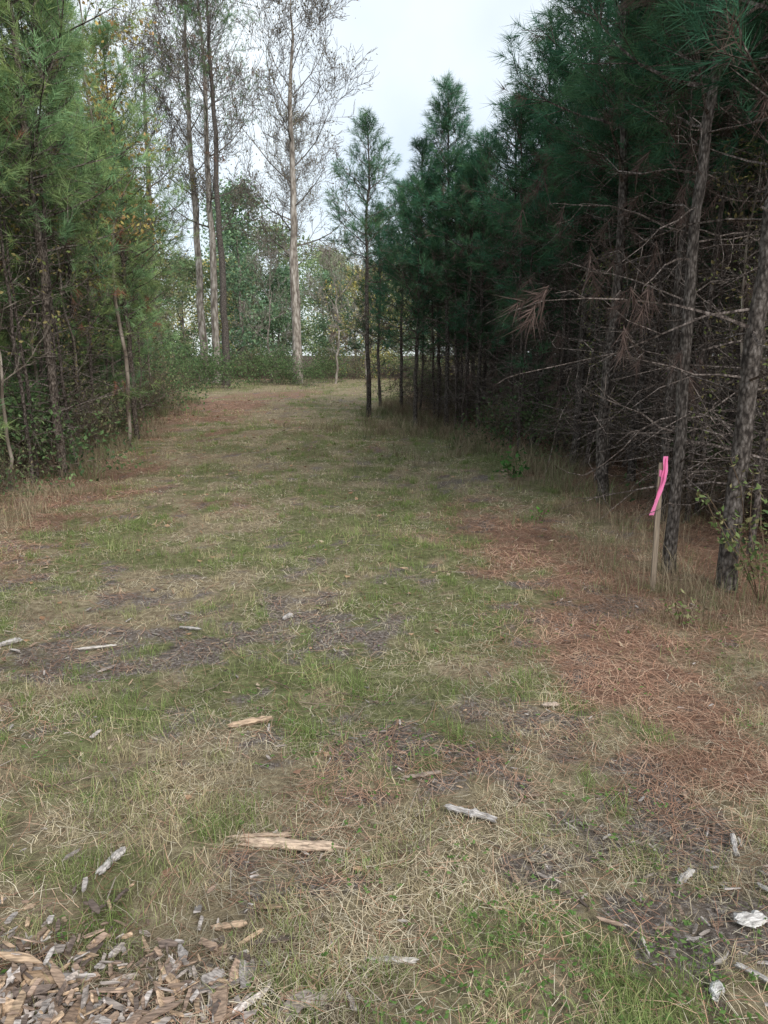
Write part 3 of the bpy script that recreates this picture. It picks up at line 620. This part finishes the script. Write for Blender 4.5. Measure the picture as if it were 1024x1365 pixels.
MP = pink()
def ribbon(name, pts, w, tw):
    mb = MB(); pts = np.array(pts, float); tt = np.linspace(0, len(pts) - 1, 28); idx = np.arange(len(pts))
    P = np.stack([np.interp(tt, idx, pts[:, c]) for c in range(3)], 1)
    for _ in range(2): P[1:-1] = (P[:-2] + P[1:-1] * 2 + P[2:]) / 4
    an = np.interp(tt, np.linspace(0, len(pts) - 1, len(tw)), tw); w_ = w * (1 + .12 * np.sin(tt * 5))
    sd = np.stack([np.cos(an), np.sin(an), 0 * an], 1) * w_[:, None] / 2; fold = np.stack([-np.sin(an), np.cos(an), 0 * an], 1) * .004
    V = np.stack([P - sd, P + fold, P + sd], 1).reshape(-1, 3); i = np.arange(27)[:, None] * 3
    mb.add(V, np.concatenate([i + [0, 1, 4, 3], i + [1, 2, 5, 4]]), 0, (1, 1, 1), True); obj(name, mb.build(name, [MP]), parent=st)
ribbon('ribbon_front', [(.012, -.016, .955), (.012, -.018, .87), (.006, -.022, .78), (-.025, -.03, .68), (-.06, -.034, .56)], .032, [.1, .5, -.3, .5, .1])
ribbon('ribbon_back', [(.02, -.013, .945), (.022, -.024, .86), (.012, -.03, .8), (-.012, -.034, .72), (-.04, -.04, .66)], .022, [.9, .2, .8, -.2, .4])
mb = MB(); a = np.linspace(0, 6.2832, 17); V = []
for z_ in (.815, .838, .86):
    for t in a[:-1]: V.append([.021 * np.sign(math.cos(t)) * abs(math.cos(t)) ** .4, .0135 * np.sign(math.sin(t)) * abs(math.sin(t)) ** .4, z_ + .006 * math.sin(2 * t)])
F = [[s * 16 + j, s * 16 + (j + 1) % 16, s * 16 + 16 + (j + 1) % 16, s * 16 + 16 + j] for s in range(2) for j in range(16)]
mb.add(V, F, 0); obj('ribbon_wrap', mb.build('ribbon_wrap', [MP]), parent=st)

# ------------------------------------------------------------------ sky, sun, camera
w = bpy.data.worlds.new('World'); scene.world = w; w.use_nodes = True; nt = w.node_tree; N = nt.nodes; L = nt.links; N.clear()
out = N.new('ShaderNodeOutputWorld'); bgd = N.new('ShaderNodeBackground'); bgd.inputs[1].default_value = .15
sky = N.new('ShaderNodeTexSky'); sky.sky_type = 'NISHITA'; sky.sun_disc = False
EL, AZ = math.radians(42), math.radians(150)
sky.sun_elevation = EL; sky.sun_rotation = AZ
tc = N.new('ShaderNodeTexCoord'); nz = N.new('ShaderNodeTexNoise'); nz.inputs['Scale'].default_value = 2.2; nz.inputs['Detail'].default_value = 5
L.new(tc.outputs['Generated'], nz.inputs[0]); mr = N.new('ShaderNodeMapRange'); mr.inputs[1].default_value = .35; mr.inputs[2].default_value = .6; mr.inputs[3].default_value = .6; mr.inputs[4].default_value = .97
L.new(nz.outputs[0], mr.inputs[0]); mx = N.new('ShaderNodeMix'); mx.data_type = 'RGBA'; L.new(mr.outputs[0], mx.inputs[0]); L.new(sky.outputs[0], mx.inputs[6])
mx.inputs[7].default_value = (7.3, 7.9, 8.3, 1); L.new(mx.outputs[2], bgd.inputs[0]); L.new(bgd.outputs[0], out.inputs[0])
sl = bpy.data.lights.new('sun', 'SUN'); sl.energy = 3.2; sl.angle = math.radians(30); sl.color = (1, .94, .86)
so = bpy.data.objects.new('sun', sl); scene.collection.objects.link(so)
sd = Vector((math.sin(AZ) * math.cos(EL), math.cos(AZ) * math.cos(EL), math.sin(EL)))
so.rotation_euler = sd.to_track_quat('Z', 'Y').to_euler()
cam = bpy.data.cameras.new('camera'); cam.sensor_fit = 'VERTICAL'; cam.sensor_height = 36; cam.lens = 26; cam.clip_end = 1500; cam.clip_start = .05
co = bpy.data.objects.new('camera', cam); scene.collection.objects.link(co); co.location = (0, 0, 1.6); co.rotation_euler = (math.radians(90 - 12.1), 0, 0)
scene.camera = co
scene.view_settings.view_transform = 'Standard'; scene.view_settings.look = 'None'; scene.view_settings.exposure = 0
